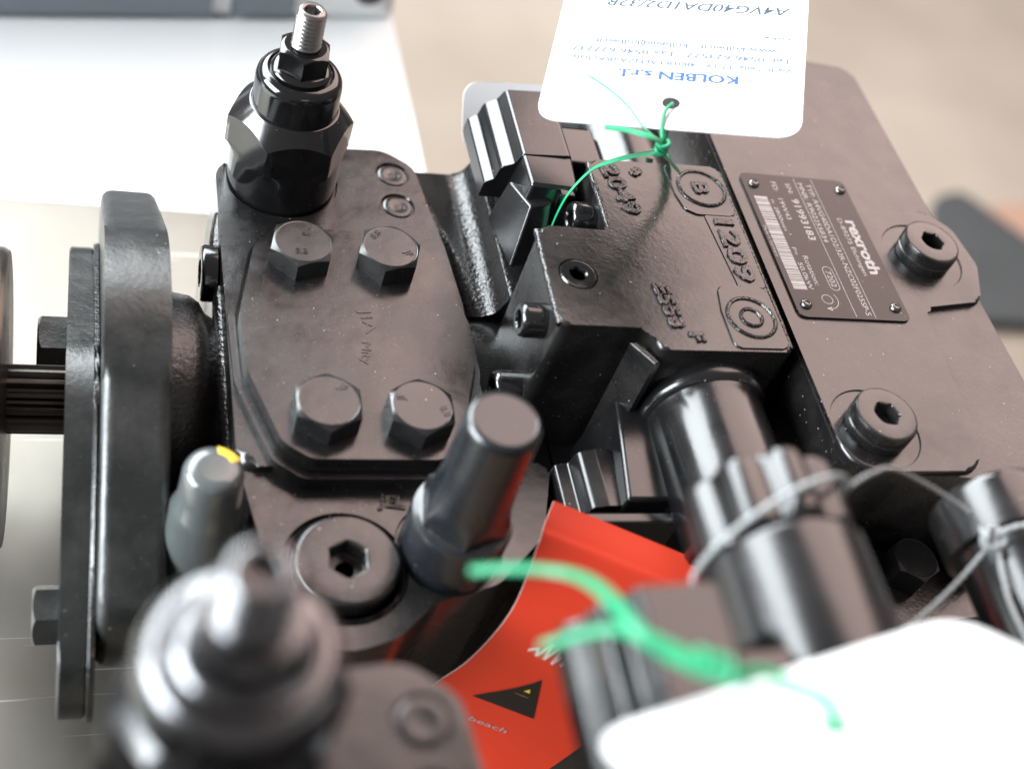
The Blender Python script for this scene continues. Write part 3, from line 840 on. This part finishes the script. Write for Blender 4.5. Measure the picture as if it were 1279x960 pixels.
print_on(t1, "Codice:", 74.24, 46.94, 2.11, 8.62, M['greyink'], 0.09)
print_on(t1, "A4VG40DA1D2/32R", 73.77, 62.27, 5.75, 59.40, M['penink'], 0.07, 0.25)
print_on(t1, "Art.", 75.68, 70.41, 4.79, 11.50, M['penink'], 0.07, 0.25)
b = bmesh.new()
b.faces.new([b.verts.new(p) for p in ((11.5, 44.8, 0.53), (73.8, 44.8, 0.53), (73.8, 45.05, 0.53), (11.5, 45.05, 0.53))])
link('printed_rule', finish_mesh(b, 'printed_rule', M['greyink']), t1, wn=False)

T2e1 = Vector((0.973, 0.2316, 0)); ca, sa = math.cos(R(38)), math.sin(R(38))
T2d = Vector((0.2316 * ca, -0.973 * ca, sa)); T2c = Vector((77.7, -164.0, 112.0))
t2 = card_obj('paper_tag', 82.6, 128, T2c, -T2e1, T2d, (47, 19, 2.9), 8.5, M['card'])
tag(t2, 'blank white paper tag on green string, tied to the pump with the twine', 'tag', 'paper tags')

t3 = card_obj('paper_tag', 60, 25, (52.6, 96.6, -2.5), (1, 0.02, 0.06), (0.155, 0.64, 0.75), None, 7, M['card'])
tag(t3, 'small white card with rounded corners standing behind the black connector', 'tag', 'paper tags')

# green string on the first tag: loop through the hole, knot, loose ends
bm = bmesh.new()
tube(bm, [(87.4, 30.6, 75.5), (87.2, 29.6, 79.0), (86.0, 27.8, 80.0), (83.6, 25.4, 79.2), (81.8, 20.8, 78.0), (81.4, 16.8, 76.4), (82.2, 15.6, 74.6)], 0.6, 0.45)
tube(bm, [(87.5, 30.8, 75.2), (86.6, 26, 74.6), (84.6, 20.5, 74.4), (82.6, 16.6, 74.2)], 0.6, 0.45)
tube(bm, [(66.4, 47.7, 72.6), (70.6, 39.9, 74.2), (74.2, 30.0, 75.7), (75.8, 21.0, 76.4), (79.0, 15.8, 76.4), (82.0, 15.2, 74.5)], 0.42, 0.32)
tube(bm, [(65.4, 22.6, 73.4), (71.5, 19.4, 75.4), (76.7, 15.6, 77.0), (81.0, 15.2, 75.6)], 1.15, 0.3, flatdir=(-0.33, 0, 0.94))
for k in range(4):
    cx_, cy_, cz_ = 81.8 + 0.4 * k, 15.4 + 0.6 * k, 75.2 - 1.3 * k
    tube(bm, [(cx_ + 1.7 * math.cos(2 * math.pi * q / 16), cy_ + 1.6 * math.sin(2 * math.pi * q / 16), cz_ + 0.6 * math.cos(2 * math.pi * q / 16 + 1.4 * k)) for q in range(16)], 0.6, 0.5, n=8, sub=1, closed=True)
tube(bm, [(83.2, 17.6, 71.5), (87.0, 21.5, 66.0), (94.5, 29.5, 57.5), (108.0, 42.6, 42.5), (110.5, 52, 37.0), (111, 60, 35.5), (111, 68, 27.9)], 1.7, 0.4, flatdir=(-0.2, -0.4, 0.9))
tube(bm, [(83.0, 17.4, 71.0), (84.6, 24.0, 64.0), (84.6, 32.0, 56.0), (82.3, 39.4, 47.0), (78.8, 44.6, 38.0), (73.2, 42.3, 29.8), (70.6, 39.9, 22.0), (69.4, 37.5, 12)], 1.5, 0.4, flatdir=(-0.5, -0.2, 0.8))
o = link('green_string', finish_mesh(bm, 'green_string', M['green']), None)
tag(o, 'green plastic string knotted through the tag with the blue print', 'string', 'green strings')

# green string of the second tag
bm = bmesh.new()
def on2(u, v, h): return tuple(T2c - T2e1 * u + T2d * v + N2 * h)
N2 = (-T2e1).cross(T2d)
if N2.z < 0: N2 = -N2
tube(bm, [(-10.5, -141.0, 94.5), (-3.4, -142.8, 98.0), (4.3, -146.1, 102.0), (7.2, -152.1, 108.0), (7.8, -160.0, 114.0), (8.8, -167.6, 118.0), (13.7, -171.6, 119.0), (19.9, -175.9, 119.5), (24.0, -177.0, 119.0)], 1.5, 0.7, flatdir=(0, 0.4, 1))
tube(bm, [(-4.0, -162.7, 104.5), (1.6, -162.7, 108.0), (7.6, -163.6, 112.0), (9.7, -167.4, 116.0), (14.2, -173.6, 119.0), (20.5, -176.5, 119.8), (24.0, -177.0, 119.0)], 1.3, 0.8, flatdir=(0, 0.4, 1))
for k in range(3):
    cx_, cy_, cz_ = 17.5 + 1.9 * k, -174.0 - 0.9 * k, 119.2 + 0.2 * k
    tube(bm, [(cx_ + 0.9 * math.cos(2 * math.pi * q / 14), cy_ + 2.0 * math.sin(2 * math.pi * q / 14), cz_ + 1.6 * math.cos(2 * math.pi * q / 14)) for q in range(14)], 0.7, 0.6, n=8, sub=1, closed=True)
tube(bm, [(24.0, -177.0, 119.0), on2(48, 2, 3.2), on2(45, 7, 2.0), on2(44, 13, 2.2), on2(46.4, 18, 1.2), on2(47.6, 20.2, -1.5), on2(46.5, 19.0, -3.0)], 1.25, 0.7)
tube(bm, [(24.0, -177.0, 119.0), on2(51, 0.5, 1.6), on2(49.5, -3, -3), on2(47, 10, -4), on2(46.6, 18.6, -2.5)], 0.8, 0.6)
o = link('green_string', finish_mesh(bm, 'green_string', M['green']), None)
tag(o, 'green plastic string looping over the red card to the blank tag', 'string', 'green strings')

# red warning card, curved, between the two pumps
def red_surface():
    left = catmull([(50.7, -66.3, 7.0), (47.1, -72.9, 4.5), (45.3, -77.4, 1.0), (40.2, -88.5, -16.0), (33.2, -92.1, -38.0), (25.2, -93.1, -52.0), (15.6, -96.4, -62.0), (8, -98, -72)], 8)
    d = Vector((38, -15, -5)).normalized(); W = 52
    bm = bmesh.new(); nu = 16
    gf, gb = [], []
    for i, p in enumerate(left):
        t = (left[min(i + 1, len(left) - 1)] - left[max(i - 1, 0)]).normalized()
        n_ = d.cross(t).normalized()
        gf.append([bm.verts.new(p + d * (W * k / nu)) for k in range(nu + 1)])
        gb.append([bm.verts.new(p + d * (W * k / nu) + n_ * 0.7) for k in range(nu + 1)])
    side = []
    for i in range(len(left) - 1):
        for k in range(nu):
            bm.faces.new((gf[i][k], gf[i][k + 1], gf[i + 1][k + 1], gf[i + 1][k]))
            bm.faces.new((gb[i][k], gb[i + 1][k], gb[i + 1][k + 1], gb[i][k + 1]))
        side.append(bm.faces.new((gf[i][0], gf[i + 1][0], gb[i + 1][0], gb[i][0])))
        side.append(bm.faces.new((gf[i][nu], gf[i + 1][nu], gb[i + 1][nu], gb[i][nu])))
    for k in range(nu):
        side.append(bm.faces.new((gf[0][k], gf[0][k + 1], gb[0][k + 1], gb[0][k])))
        side.append(bm.faces.new((gf[-1][k], gf[-1][k + 1], gb[-1][k + 1], gb[-1][k])))
    for f in side: f.material_index = 1
    return bm, left, d, W
bm, rleft, rd, rW = red_surface()
me = finish_mesh(bm, 'red_card', M['red']); me.materials.append(M['cardedge'])
red = link('red_card', me, None, wn=False)
tag(red, 'curved red warning card hanging between the two pumps', 'card')
def red_pt(s, k, h=0.9):
    i = s * (len(rleft) - 1); a = min(int(i), len(rleft) - 2); p = rleft[a].lerp(rleft[a + 1], i - a)
    t = (rleft[a + 1] - rleft[a]).normalized()
    n_ = rd.cross(t).normalized()
    cv = Vector((-83.9, -260.6, 296.2)) - p
    return p + rd * (rW * k) + n_ * (h if n_.dot(cv) > 0 else -0.25)
def red_print(me, s0, k0, flip=1):
    """lay flat lettering on the curved card: text x along the card's width, text y up its length"""
    tot = sum((rleft[i + 1] - rleft[i]).length for i in range(len(rleft) - 1))
    for v in me.vertices:
        x, y = v.co.x / MM, v.co.y / MM
        q = red_pt(min(max(s0 - y / tot, 0), 1), min(max(k0 + x / rW, 0), 1), 0.95)
        v.co = q * MM
    link('lettering', me, red, wn=False)
b = bmesh.new()
zz = [(0, 2), (2.2, 3.2), (3.4, 1.4), (5.2, 5.6), (6.0, 1.2), (8.4, 6.4), (8.8, 0.8), (11.6, 6.8), (11.4, 1.0), (14.6, 7.0), (14.4, 0.6), (18, 6.4), (17.6, 1.2), (21, 5.8), (24, 2.4)]
for p, q in zip(zz, zz[1:]):
    d_ = Vector((q[0] - p[0], q[1] - p[1])).normalized(); n_ = Vector((-d_.y, d_.x)) * 0.42
    b.faces.new([b.verts.new((p[0] + n_.x, p[1] + n_.y, 0)), b.verts.new((q[0] + n_.x, q[1] + n_.y, 0)), b.verts.new((q[0] - n_.x, q[1] - n_.y, 0)), b.verts.new((p[0] - n_.x, p[1] - n_.y, 0))])
red_print(finish_mesh(b, 'printed_scribble', M['cardedge']), 0.52, 0.22)
red_print(text_mesh("ite beach", 2.6, M['print'], width=20, res=2), 0.80, 0.20)
b = bmesh.new()
def tri(bm, c, r, h):
    pass
for (r_, mt, hh) in ((12, 'blackink', 0.95), (7, 'yellow', 1.5)):
    b = bmesh.new(); vv = []
    for a in (90, 210, 330):
        s = 0.66 - (r_ * math.sin(R(a))) / 120; k = 0.42 + r_ * math.cos(R(a)) / rW
        vv.append((s, k))
    grid = []
    N_ = 8
    for i in range(N_ + 1):
        row = []
        for j in range(N_ + 1 - i):
            w0, w1 = i / N_, j / N_; w2 = 1 - w0 - w1
            s = vv[0][0] * w0 + vv[1][0] * w1 + vv[2][0] * w2; k = vv[0][1] * w0 + vv[1][1] * w1 + vv[2][1] * w2
            row.append(b.verts.new(red_pt(min(max(s, 0), 1), k, hh)))
        grid.append(row)
    for i in range(N_):
        for j in range(N_ - i):
            b.faces.new((grid[i][j], grid[i][j + 1], grid[i + 1][j]))
            if j + 1 < N_ - i: b.faces.new((grid[i][j + 1], grid[i + 1][j + 1], grid[i + 1][j]))
    link('warning_triangle', finish_mesh(b, 'warning_triangle', M[mt]), red, wn=False)

# white twine round the second pump's solenoid, then across to its port stub
bm = bmesh.new()
sc_ = Vector((108, 56.5, 8)) + OFF
def rope(bm, pts, r=1.05, closed=False, pitch=4.5):
    path = pts if closed else catmull(pts, 14)
    path = [Vector(p) for p in path]; m = len(path)
    acc = [0.0]
    for i in range(1, m): acc.append(acc[-1] + (path[i] - path[i - 1]).length)
    for ph in (0, math.pi):
        nrm = Vector((0.1, 0.2, 1)); line = []
        for i, p in enumerate(path):
            t = (path[(i + 1) % m if closed else min(i + 1, m - 1)] - path[i - 1 if closed else max(i - 1, 0)]).normalized()
            nrm = (nrm - t * nrm.dot(t)).normalized(); bn = t.cross(nrm)
            a = ph + 2 * math.pi * acc[i] / pitch
            line.append(p + (nrm * math.cos(a) + bn * math.sin(a)) * r * 0.62)
        tube(bm, line, r * 0.72, n=7, sub=1, closed=closed)
ring = []
for q in range(150):
    a = 2 * math.pi * q / 150
    ring.append((sc_.x + 19.9 * math.cos(a), -124.5 + 7.5 * math.cos(a), sc_.z + 19.9 * math.sin(a)))
rope(bm, ring + [ring[0]], 0.62)
tip = Vector((193, 48, -14)) + OFF
rope(bm, [(sc_.x + 18.8, -117.2, sc_.z + 7.5), (sc_.x + 30, -111, sc_.z + 5), (sc_.x + 46, -104, sc_.z - 4), (tip.x - 15, tip.y + 86, tip.z + 8), (tip.x - 15.5, tip.y + 75, tip.z + 10)], 0.5)
rope(bm, [(tip.x - 15, tip.y + 76, tip.z + 9), (tip.x - 10, tip.y + 76, tip.z + 15.5), (tip.x, tip.y + 75, tip.z + 18), (tip.x + 11, tip.y + 74, tip.z + 14)], 0.55)
rope(bm, [(tip.x - 13, tip.y + 75, tip.z + 11), (tip.x - 16, tip.y + 60, tip.z + 9), (tip.x - 17, tip.y + 42, tip.z + 10), (tip.x - 18, tip.y + 22, tip.z + 12)], 0.55)
rope(bm, [(tip.x - 15, tip.y + 74, tip.z + 9), (tip.x - 26, tip.y + 66, tip.z + 3), (tip.x - 40, tip.y + 58, tip.z - 1), (tip.x - 52, tip.y + 54, tip.z - 2)], 0.5)
for k in range(3):
    a0 = k * 2.1
    rope(bm, [(tip.x - 14 + 2.6 * math.cos(a0 + q * 0.9), tip.y + 75 + 2.6 * math.sin(a0 + q * 0.9), tip.z + 11 + 1.5 * math.sin(q * 1.3 + k)) for q in range(7)], 0.55)
o = link('twine', finish_mesh(bm, 'twine', M['twine']), None)
tag(o, 'white twisted twine tied round the solenoid of the front pump', 'twine')
